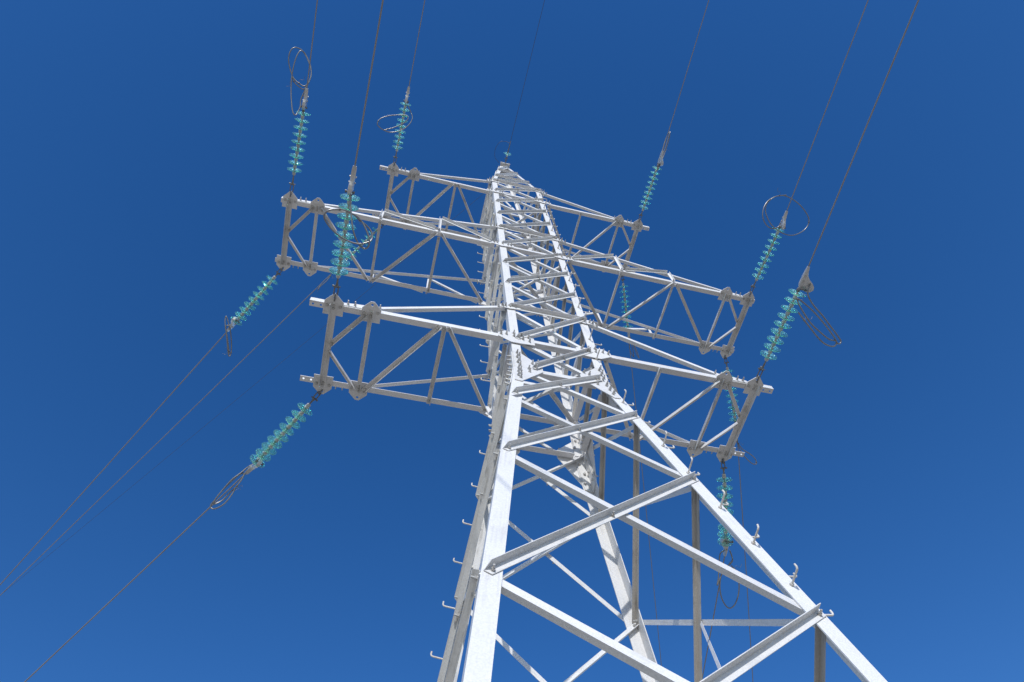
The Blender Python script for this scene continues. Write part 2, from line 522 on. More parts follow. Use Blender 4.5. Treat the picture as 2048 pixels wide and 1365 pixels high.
# --- gusset plates on the bend of the legs and at the crossarms
KNEE_L = [(-0.655, -1.28), (-0.575, -1.30), (-0.26, -0.84), (-0.25, -0.68), (-0.51, -0.40), (-0.615, -0.36), (-0.615, -0.80)]
KNEE_BOLTS = [(-0.565, -0.41), (-0.54, -0.47), (-0.57, -0.53), (-0.545, -0.60), (-0.57, -0.67), (-0.545, -0.73), (-0.575, -0.86), (-0.555, -0.92), (-0.59, -0.99), (-0.565, -1.06), (-0.605, -1.13), (-0.58, -1.19),
              (-0.44, -0.82), (-0.44, -0.92), (-0.34, -0.79), (-0.38, -0.64), (-0.31, -0.61)]
CHORD_L = [(-0.80, 0.005), (-0.80, 0.10), (-0.70, 0.20), (-0.50, 0.15), (-0.30, 0.105), (-0.30, -0.10), (-0.50, -0.12), (-0.63, -0.12)]
CHORD_BOLTS = [(-0.76, 0.07), (-0.685, 0.09), (-0.58, 0.155), (-0.58, 0.065), (-0.47, 0.10), (-0.46, 0.02), (-0.38, 0.09), (-0.37, -0.02)]
CHORD_UP = [(-0.78, 0.005), (-0.78, 0.09), (-0.64, 0.13), (-0.36, 0.10), (-0.36, -0.005), (-0.60, -0.05)]
CHORD_UP_B = [(-0.73, 0.06), (-0.67, 0.07), (-0.57, 0.07), (-0.47, 0.06), (-0.41, 0.055)]
BOLT_MB = {}
def bolt_obj(parent, p, n):
    key = (round(n.x, 2), round(n.y, 2), round(n.z, 2))
    if key not in BOLT_MB:
        mb = MB(); bolt(mb, Vector((0, 0, 0)), n, 0.0165, 0.055); BOLT_MB[key] = mb.mesh('bolt', BOLT)
    o = bpy.data.objects.new('bolt', BOLT_MB[key]); COL.objects.link(o); o.parent = parent; o.location = p

def gusset(face, side, poly, bolts, z0, off, t=0.010, separate=True):
    N, T = FACES[face]
    def pt(x, z):
        zz = z0 + z
        ht, dn = halfs(face, zz)
        k = (WX if face in ('front', 'back') else WY) / WX
        x = x * k
        return T * (-side * x) + N * (dn + off) + Z * (zz + ZO)
    mb = MB()
    n = fnorm(face, z0 + poly[0][1]) if z0 == 0 and min(p[1] for p in poly) < ZK - .1 else N
    pl = [pt(*p) for p in poly]
    if min(p[1] for p in poly) < ZK - 0.1:          # bent along the knee
        up = [p for p in poly if p[1] >= ZK - 0.03]; lo = [p for p in poly if p[1] < ZK - 0.03]
        xr = -0.25; xl = -0.616
        plate(mb, [pt(xl, ZK + 0.002)] + [pt(xr, ZK + 0.002), pt(-0.25, -0.68), pt(-0.51, -0.40), pt(-0.615, -0.36)], N, t)
        plate(mb, [pt(-0.66, -1.28), pt(-0.575, -1.30), pt(-0.26, -0.84), pt(xr, ZK - 0.002), pt(xl, ZK - 0.002)], fnorm(face, -1), t)
    else:
        plate(mb, pl, N, t)
    g = mb
    if not separate:
        for b in bolts: bolt(mb, pt(*b) + fnorm(face, z0 + b[1]) * t, fnorm(face, z0 + b[1]), 0.0165, 0.055)
    g = mb.build('gusset_plate', ZINC, tower)
    if separate:
        for b in bolts: bolt_obj(g, pt(*b) + fnorm(face, z0 + b[1]) * t, fnorm(face, z0 + b[1]))
for face in FACES:
    for side in (-1, 1):
        s = -1 if side == -1 else 1
        gusset(face, -side if False else side * -1 * -1, KNEE_L, KNEE_BOLTS, 0.0, 0.0025, separate=(face == 'front'))
for face in ('front', 'back'):
    for side in (-1, 1):
        gusset(face, side, CHORD_L, CHORD_BOLTS, 0.0, 0.0145, separate=(face == 'front'))
        gusset(face, side, CHORD_UP, CHORD_UP_B, 4.0, 0.0145, separate=(face == 'front'))
        gusset(face, side, CHORD_UP, CHORD_UP_B, 8.0, 0.0145, separate=(face == 'front'))
        for zt_ in (1.13, 5.19, 9.13):
            gusset(face, side, [(-0.74, -0.09), (-0.74, -0.01), (-0.58, 0.07), (-0.42, 0.02), (-0.42, -0.07), (-0.58, -0.10)],
                   [(-0.70, -0.045), (-0.65, -0.035), (-0.50, -0.02)], zt_, 0.0115, separate=(face == 'front'))

# --- crossarms
def crossarm(sx, z0, xi, xo, xend, kind):
    """kind: 'low', 'mid', 'top'; sx = -1 left, +1 right; the right arms are the left ones turned half round"""
    ang = 'left' if sx < 0 else 'right'
    YC = WY + 0.013                                  # outer face of the chords
    def P(x, y, z=0.0): return V(sx * x, -sx * -y if False else (y if sx < 0 else -y), z0 + z)   # plan coordinates of the left arm, |x| outwards
    def Q(v): return v
    mb = MB()
    for sy in (-1, 1):
        a = V(sx * 0.72, sy * YC, z0 + 0.001); b = V(sx * (xend - (0.20 if kind != 'mid' else 0.0)), sy * YC, z0 + 0.001)
        angle(mb, a, b, Vector((0, -sy, 0)), Z, 0.082, 0.088, 0.008)
        # doubling plate near the tip, with its bolts
        pl = [V(sx * (xi - 0.10), sy * (YC + 0.001), z0 + 0.02), V(sx * (xo - 0.1), sy * (YC + 0.001), z0 + 0.02), V(sx * (xo - 0.1), sy * (YC + 0.001), z0 + 0.085),
              V(sx * (xi + 0.2), sy * (YC + 0.001), z0 + 0.12), V(sx * (xi - 0.10), sy * (YC + 0.001), z0 + 0.15)]
        plate(mb, pl, Vector((0, sy, 0)), 0.009)
        for bx in (xi - 0.04, xi + 0.06, xi + 0.22, xi + 0.31):
            bolt(mb, V(sx * bx, sy * (YC + 0.01), z0 + 0.06), Vector((0, sy, 0)), 0.0155, 0.06)
        if kind != 'mid':                            # free end with two drilled holes
            x0, x1, x2 = xend - 0.1995, xend - 0.10, xend
            plate(mb, [V(sx * x0, sy * YC, z0 + 0.001), V(sx * x2, sy * YC, z0 + 0.001), V(sx * x2, sy * YC, z0 + 0.089), V(sx * x0, sy * YC, z0 + 0.089)], Vector((0, -sy, 0)), 0.008)
            for u, w_ in ((x0, x1), (x1, x2)):
                y1, y2 = sy * (YC - 0.0085), sy * (YC - 0.082)
                plate(mb, [V(sx * u, y1, z0 + 0.001), V(sx * w_, y1, z0 + 0.001), V(sx * w_, y2, z0 + 0.001), V(sx * u, y2, z0 + 0.001)], Z, 0.008,
                      V(sx * (u + w_ + 0.01) / 2, (y1 + y2) / 2, z0 + 0.001), 0.014)
    arm = mb.build('crossarm', ZINC, tower)

    # hanger plates under the chord ends
    for (xc, zoff) in ((xo, -0.004), (xi, -0.004)):
        for sy in (-1, 1):
            mb = MB()
            hy_ = 0.70
            hole = V(sx * xc, sy * hy_, z0 + zoff)
            poly = [(-0.025, 0.745), (0.025, 0.745), (0.122, 0.645), (0.128, 0.455), (-0.128, 0.455), (-0.122, 0.645)]
            pl = [V(sx * (xc + px), sy * py, z0 + zoff) for px, py in poly]
            plate(mb, pl, -Z, 0.010, hole, 0.017)
            bl = [(-0.085, 0.585), (0.085, 0.585), (0.0, 0.60)] if xc == xo else [(-0.085, 0.60), (0.09, 0.575), (0.0, 0.59), (0.0, 0.52)]
            for bx, by in bl: bolt(mb, V(sx * (xc + bx), sy * by, z0 + zoff - 0.010), -Z, 0.018, 0.024)
            hp = mb.build('hanger_plate', ZINC, arm)

    def bar(x1, y1, x2, y2, w, dz, left=True, ex=0.03, nm='plan_brace', mat=None, z1=0.0, vert=-1, cut=0.0):
        a = V(sx * x1, -sx * -1 * 0 + (y1 if sx < 0 else -y1), z0 + dz + z1); b = V(sx * x2, (y2 if sx < 0 else -y2), z0 + dz + z1)
        d = (b - a).normalized()
        a -= d * ex; b += d * ex
        n1 = Z.cross(d)
        if not left: n1 = -n1
        a -= n1 * (w / 2); b -= n1 * (w / 2)
        mb = MB()
        angle(mb, a, b, n1, Z * vert, w, w * 0.9, 0.006, cut, -cut * -1 if cut else 0)
        for p in (a + d * (ex + 0.02), b - d * (ex + 0.02)):
            bolt(mb, p + n1 * (w * .55) + Z * vert * 0.006, Z * vert, 0.015, 0.03)
        return mb.build(nm, mat or ZINC_DIRTY, arm)
    D0 = -0.016
    D2 = D0 - 0.0068
    yp = 0.575
    bar(xo, -yp, xo, yp, 0.085, D0, False, 0.05, 'tip_bar', ZINC_DIRTY)
    bar(xi, -yp, xi, yp, 0.058, D0, True, 0.05)
    bar(xi + 0.07, -yp + 0.02, xo - 0.03, -0.045, 0.056, D2, True, 0.02)
    bar(xo - 0.03, 0.075, xi + 0.07, yp - 0.02, 0.052, D2, True, 0.02)
    D1 = -0.003
    if kind in ('low', 'top'):
        F1 = 1.55
        bar(xi - 0.075, yp - 0.02, F1 + 0.05, -yp, 0.06, D2, False, 0.03)
        bar(F1 - 0.03, -yp, F1 - 0.03 + 0.0, yp, 0.055, D0 + 0.0, True, 0.03)
        bar(F1 - 0.10, -yp, 0.72, yp - 0.02, 0.055, D2, True, 0.03)
    else:
        F1, B1 = 1.76, 2.83
        bar(xi - 0.075, -yp + 0.02, B1 + 0.05, yp, 0.06, D2, True, 0.03)
        bar(B1 - 0.05, yp, F1 + 0.06, -yp, 0.06, D2 - 0.0068, False, 0.03)
        bar(F1 - 0.06, -yp, 0.72, yp - 0.02, 0.055, D2, True, 0.03)
        bar(B1 - 0.02 + 0.0, -yp, B1 - 0.02, yp - 0.07, 0.05, D0, True, 0.02)
        bar(F1 - 0.10 + 0.08, -yp + 0.08, F1 - 0.02, yp, 0.05, D0, True, 0.02)
    # ties from the arm up to the body
    zt_ = {'low': 1.13, 'mid': 1.19, 'top': 1.13}[kind]
    for sy in (-1, 1):
        N = Vector((0, sy, 0))
        xt = xi + 0.02 if kind != 'mid' else xi + 0.10
        zi = 0.075
        a = V(sx * xt, sy * (YC - 0.001 if False else YC + 0.011), z0 + zi); b = V(sx * 0.66, sy * (WY + 0.012), z0 + zt_ - 0.05)
        if kind == 'mid': a = V(sx * xt, sy * (YC + 0.011), z0 + zi)
        mb = MB()
        d = (b - a).normalized()
        up = perp(Z, d)
        angle(mb, a - up * 0.025, b - up * 0.025, up, -N, 0.056, 0.056, 0.006)
        for q in (0.05, 0.13):
            bolt(mb, a + d * q, N, 0.015, 0.05); bolt(mb, b - d * (q - 0.02), N, 0.015, 0.05)
        mb.build('tie_rod', ZINC, arm)
        if kind == 'mid':
            def tie(x): return zi + (zt_ - 0.05 - zi) * (xt - x) / (xt - 0.66)
            ys = sy * (YC + 0.0125)
            for xs in (2.82, 1.76):
                mb = MB()
                angle(mb, V(sx * (xs + 0.02), ys, z0 + 0.02), V(sx * (xs + 0.02), ys, z0 + tie(xs) + 0.02), Vector((-sx, 0, 0)), -N * -1, 0.05, 0.04, 0.005)
                bolt(mb, V(sx * (xs - 0.005), ys + sy * 0.006, z0 + 0.05), N, 0.014, 0.04)
                mb.build('arm_post', ZINC, arm)
            for xs, xe, ze in ((2.80, 1.84, 0.06), (1.74, 0.80, 0.06)):
                mb = MB()
                a2 = V(sx * xs, ys + sy * 0.007, z0 + tie(xs) - 0.01); b2 = V(sx * xe, ys + sy * 0.007, z0 + ze)
                d2 = (b2 - a2).normalized(); u2 = perp(Z, d2)
                angle(mb, a2 + u2 * 0.025, b2 + u2 * 0.025, -u2, N, 0.05, 0.05, 0.005)
                mb.build('arm_diagonal', ZINC, arm)
    return arm
for sx in (-1, 1):
    crossarm(sx, 0.0, 2.483, 2.96, 3.265, 'low')
    crossarm(sx, 4.0, 3.914, 4.385, 4.54, 'mid')
    crossarm(sx, 7.95, 2.48, 2.962, 3.27, 'top')

# --- earth wire peak
def px_(z): t = (z - TOP) / (PEAK - TOP); return WX + (0.13 - WX) * t
def py_(z): t = (z - TOP) / (PEAK - TOP); return WY + (0.13 - WY) * t
mb = MB()
for sx, sy in ((-1, -1), (1, -1), (1, 1), (-1, 1)):
    angle(mb, V(sx * px_(TOP + .052), sy * py_(TOP + .052), TOP + .052), V(sx * px_(PEAK), sy * py_(PEAK), PEAK), Vector((-sx, 0, 0)), Vector((0, -sy, 0)), 0.085, 0.085, 0.009)
peak = mb.build('earth_wire_peak', ZINC, tower)
PL = [TOP, 10.4, 12.0, PEAK - 0.05]
def ppt(face, side, z, inset, off):
    N, T = FACES[face]
    ht, dn = (px_(z), py_(z)) if face in ('front', 'back') else (py_(z), px_(z))
    return T * (side * (ht - inset)) + N * (dn + off) + Z * (z + ZO)
for i in range(3):
    for face in FACES:
        N, T = FACES[face]; nf0 = (N + Z * 0.11).normalized()
        for (za, zb) in ((PL[i], PL[i + 1]), (PL[i + 1], PL[i + 1])):
            a = ppt(face, -1, za + (0.05 if i == 0 and za != zb else 0), 0.02, 0.003); b = ppt(face, 1, zb - (0.05 if za != zb else 0), 0.02, 0.003)
            d = (b - a).normalized(); nf = perp(nf0, d); up = nf.cross(d); up = up if up.z > 0 else -up
            mb = MB()
            angle(mb, a + up * 0.03, b + up * 0.03, -up, nf, 0.056, 0.056, 0.006, 0.03, -0.03 if False else 0.0)
            for p in (a + d * 0.03, b - d * 0.03): bolt(mb, p + nf * 0.006, nf, 0.014, 0.04)
            mb.build('peak_brace', ZINC, peak)
mb = MB()
plate(mb, [V(-0.14, -0.23, PEAK + 0.004), V(0.14, -0.23, PEAK + 0.004), V(0.16, 0.23, PEAK + 0.004), V(-0.16, 0.23, PEAK + 0.004)], Z, 0.012)
for sy in (-1, 1):
    angle(mb, V(-0.15, sy * 0.235, PEAK + 0.0165), V(0.15, sy * 0.235, PEAK + 0.0165), Z, Vector((0, -sy, 0)), 0.055, 0.055, 0.008)
    bolt(mb, V(-0.11, sy * 0.236, PEAK + 0.045), Vector((0, sy, 0)), 0.014, 0.03); bolt(mb, V(0.11, sy * 0.236, PEAK + 0.045), Vector((0, sy, 0)), 0.014, 0.03)
mb.build('earth_wire_bracket', ZINC_DIRTY, peak)

# ------------------------------------------------------------------ insulator strings
PITCH = 0.127
GLASS_PROF = [(0.0285, 0.058), (0.045, 0.058), (0.070, 0.062), (0.098, 0.070), (0.117, 0.078), (0.1265, 0.087), (0.1275, 0.092), (0.1255, 0.095), (0.118, 0.090),
              (0.107, 0.083), (0.105, 0.092), (0.102, 0.096), (0.098, 0.094), (0.095, 0.079), (0.078, 0.074), (0.076, 0.086), (0.073, 0.090), (0.069, 0.088),
              (0.066, 0.072), (0.048, 0.069), (0.040, 0.069), (0.0285, 0.069)]
CAP_PROF = [(0.0001, -0.004), (0.020, -0.004), (0.026, 0.000), (0.028, 0.012), (0.029, 0.030), (0.030, 0.050), (0.034, 0.055), (0.034, 0.060), (0.0282, 0.062), (0.0282, 0.076), (0.016, 0.080), (0.0145, 0.084), (0.0135, PITCH - 0.006)]
GLASS_PROF = [(r if r < 0.03 else 0.0285 + (r - 0.0285) * 0.94, q) for r, q in GLASS_PROF]
def disc_meshes():
    mb = MB(); lathe(mb, Vector((0, 0, 0)), Z, GLASS_PROF, 40, True, True); g = mb.mesh('glass_disc', GLASS)
    mb = MB(); lathe(mb, Vector((0, 0, 0)), Z, CAP_PROF, 20, True); tube(mb, [Vector((0.026, -0.01, 0.012)), Vector((0.026, 0.012, 0.012))], 0.006, 6)
    c = mb.mesh('metal_cap', CAPM)
    return g, c
GMESH, CMESH = disc_meshes()

def shackle(mb, p, d, up, ln=0.11, w=0.035, r=0.0095):
    """U shaped shackle from p along d, legs spread along up, with its pin"""
    pts = [p + up * w + d * 0.0, p + up * w + d * (ln - w)]
    for k in range(1, 8):
        a = math.pi * k / 8
        pts.append(p + d * (ln - w) + up * (w * math.cos(a)) + d * (w * math.sin(a)))
    pts += [p - up * w + d * (ln - w), p - up * w]
    tube(mb, pts, r, 8)
    tube(mb, [p + up * (w + 0.028), p - up * (w + 0.024)], r * 0.95, 8)
    tube(mb, [p + up * (w + 0.012), p + up * (w + 0.03)], r * 1.7, 6)

def clamp_profile():
    # outline of a bolted tension clamp: s along the wire towards the span, t upwards
    return [(0.00, 0.020), (0.05, 0.032), (0.10, 0.030), (0.16, 0.026), (0.24, 0.020), (0.30, 0.012), (0.30, -0.012), (0.24, -0.016), (0.18, -0.030), (0.13, -0.060),
            (0.09, -0.100), (0.05, -0.125), (0.005, -0.130), (-0.03, -0.105), (-0.04, -0.070), (-0.03, -0.035)]

def basis(o, d, roll=0.0):
    dd, x, y = frame(d)
    Rm = Matrix((x, y, dd)).transposed().to_4x4() @ Matrix.Rotation(roll, 4, 'Z')
    Rm.translation = o
    return Rm

def insulator_string(P, d, a, tip, label, group, n=9, wd=None, cname='insulator', pitch=PITCH, roll=0.0, bulge=1.0, bend=0.0):
    P = Vector(P); d = Vector(d).normalized(); wd = Vector(wd).normalized() if wd else d
    hor = Vector((d.x, d.y, 0)).normalized(); sl0 = math.asin(d.z)
    def dirn(x):                                     # the string hangs in a shallow curve, steeper at the tower
        a_ = sl0 + bend * (2 * min(max(x / tip, 0), 1) - 1)
        return hor * math.cos(a_) + Z * math.sin(a_)
    def pos(x):
        q_ = P.copy(); m_ = 24
        for i_ in range(m_): q_ += dirn((i_ + 0.5) / m_ * x) * (x / m_)
        return q_
    d_all = d; d = dirn(0)
    root = empty('insulator_string', P)
    tag(root, label, cname, group)
    up = perp(Z, d); side = d.cross(up)
    first = a - 0.075                               # where the first cap begins
    def part(mb, nm, mat): 
        mb.v = [tuple(Vector(q) - P) for q in mb.v]; return mb.build(nm, mat, root)
    mb = MB()
    shackle(mb, P - d * 0.01, d, Z if abs(d.z) < 0.7 else up, 0.085, 0.027)
    part(mb, 'shackle', FITTING)
    mb = MB()
    gap = first - 0.075
    shackle(mb, P + d * (0.075 + gap * 0.45), -d, side, gap * 0.45 + 0.035, 0.024, 0.0085)
    tube(mb, [P + d * (0.075 + gap * 0.38), P + d * (first + 0.005)], [0.017, 0.010], 8)
    lathe(mb, P + d * (0.075 + gap * 0.40), d, [(0.0001, 0), (0.024, 0.0), (0.026, 0.02), (0.016, 0.04)], 10)
    tube(mb, [P + d * (0.075 + gap * 0.48) - up * 0.045, P + d * (0.075 + gap * 0.48) + up * 0.05], 0.009, 8)
    tube(mb, [P + d * (0.075 + gap * 0.48) + up * 0.030, P + d * (0.075 + gap * 0.48) + up * 0.05], 0.016, 6)
    part(mb, 'connecting_link', FITTING)
    for k in range(n):
        o = pos(first + k * pitch); d = dirn(first + (k + 0.5) * pitch)
        dv = (d + Vector((random.uniform(-1, 1), random.uniform(-1, 1), random.uniform(-1, 1))) * 0.02).normalized()
        g = bpy.data.objects.new('glass_disc', GMESH); COL.objects.link(g); g.parent = root
        g.matrix_basis = basis(o - P, dv, random.uniform(0, 6))
        c = bpy.data.objects.new('metal_cap', CMESH); COL.objects.link(c); c.parent = g
    e = first + n * pitch
    T_ = pos(tip); d = dirn(e); up = perp(Z, d); side = d.cross(up)
    mb = MB()
    q = pos(e)
    lathe(mb, q - d * 0.012, d, [(0.0001, 0), (0.022, 0.002), (0.026, 0.02), (0.022, 0.045), (0.014, 0.06), (0.0001, 0.062)], 12)
    c0 = T_ - wd * 0.30                               # clamp origin
    if n > 1:
        tube(mb, [q + d * 0.03, c0 - up * 0.075 - d * 0.005], [0.014, 0.012], 8)
        tube(mb, [c0 - up * 0.08 - side * 0.055, c0 - up * 0.08 + side * 0.055], 0.011, 8)
        for s in (-1, 1): tube(mb, [c0 - up * 0.08 + side * (s * 0.040), c0 - up * 0.08 + side * (s * 0.056)], 0.020, 6)
    part(mb, 'socket_eye', FITTING)
    if n > 1:
        wu = Matrix.Rotation(roll, 3, wd) @ perp(Z, wd); ws = wd.cross(wu)
        prof = [(p_, q_ * bulge if q_ < 0 else q_) for p_, q_ in clamp_profile()]; vs = []; K = len(prof)
        cs, ct = 0.06, -0.04
        for (h, sc) in ((-0.027, 0.84), (-0.021, 1.0), (0.021, 1.0), (0.027, 0.84)):
            for (s, t) in prof: vs.append(c0 + wd * (cs + (s - cs) * sc) + wu * (ct + (t - ct) * sc) + ws * h)
        fs = []; uv = []
        for r in range(3):
            for i in range(K):
                j = (i + 1) % K
                fs.append((r * K + i, r * K + j, (r + 1) * K + j, (r + 1) * K + i)); uv.append(((i * .03, r * .03),) * 4)
        fs.append(tuple(range(K))[::-1]); uv.append([(p[0], p[1]) for p in prof][::-1])
        fs.append(tuple(range(3 * K, 4 * K))); uv.append([(p[0], p[1]) for p in prof])
        mb = MB(); mb.add(vs, fs, uv)
        for (s, t) in ((0.10, 0.0), (0.17, 0.0)):
            for h in (-1, 1): bolt(mb, c0 + wd * s + wu * (t * 0.8 - 0.005) + ws * (0.026 * h), ws * h, 0.011, 0.016)
        lathe(mb, c0 + wd * 0.04 - wu * 0.055 - ws * 0.03, ws, [(0.0001, 0), (0.030, 0), (0.034, 0.006), (0.034, 0.054), (0.030, 0.06), (0.0001, 0.06)], 18)
        part(mb, 'tension_clamp', CLAMP)
    return T_

def power_line(T_, wd, ln, label, group, r=0.0095, coil=None, mat=ALU, name='power_line', cat='power line', span=170.0):
    T_ = Vector(T_); wd = Vector(wd).normalized()
    h = Vector((wd.x, wd.y, 0)); hl = h.length; h /= hl
    s0 = wd.z / hl
    k = -s0 / span if s0 < 0 else 0.06 / span
    pts = [T_ - wd * 0.26]
    t = 0.0
    while t <= ln:
        pts.append(T_ + h * t + Z * (s0 * t + k * t * t)); t += 0.4 if t < 4 else (2.0 if t < 30 else 8.0)
    mb = MB(); tube(mb, pts, r, 8)
    o = mb.build(name, mat)
    tag(o, label, cat, group)
    if coil:
        cp = catmull(coil, 5)
        mb = MB(); tube(mb, cp, r * 1.05, 8); c = mb.build('coiled_tail', ALU_NEW, o)
        # soft wire ties that hold the coil together
        for i in (int(len(cp) * 0.55), int(len(cp) * 0.97)):
            mb = MB()
            i = min(i, len(cp) - 2)
            q = cp[i]; dd = (cp[i + 1] - cp[i]).normalized()
            lathe(mb, q - dd * 0.012, dd, [(r * 1.5, 0), (r * 1.7, 0.012), (r * 1.5, 0.024)], 8)
            e1 = perp(Vector((random.uniform(-1, 1), random.uniform(-1, 1), random.uniform(-1, 1))), dd)
            tube(mb, catmull([q, q + e1 * 0.06 + dd * 0.02, q + e1 * 0.09 - dd * 0.04, q + e1 * 0.15 - dd * 0.02], 4), 0.0022, 5)
            mb.build('tie_wire', FITTING, c)
    return o

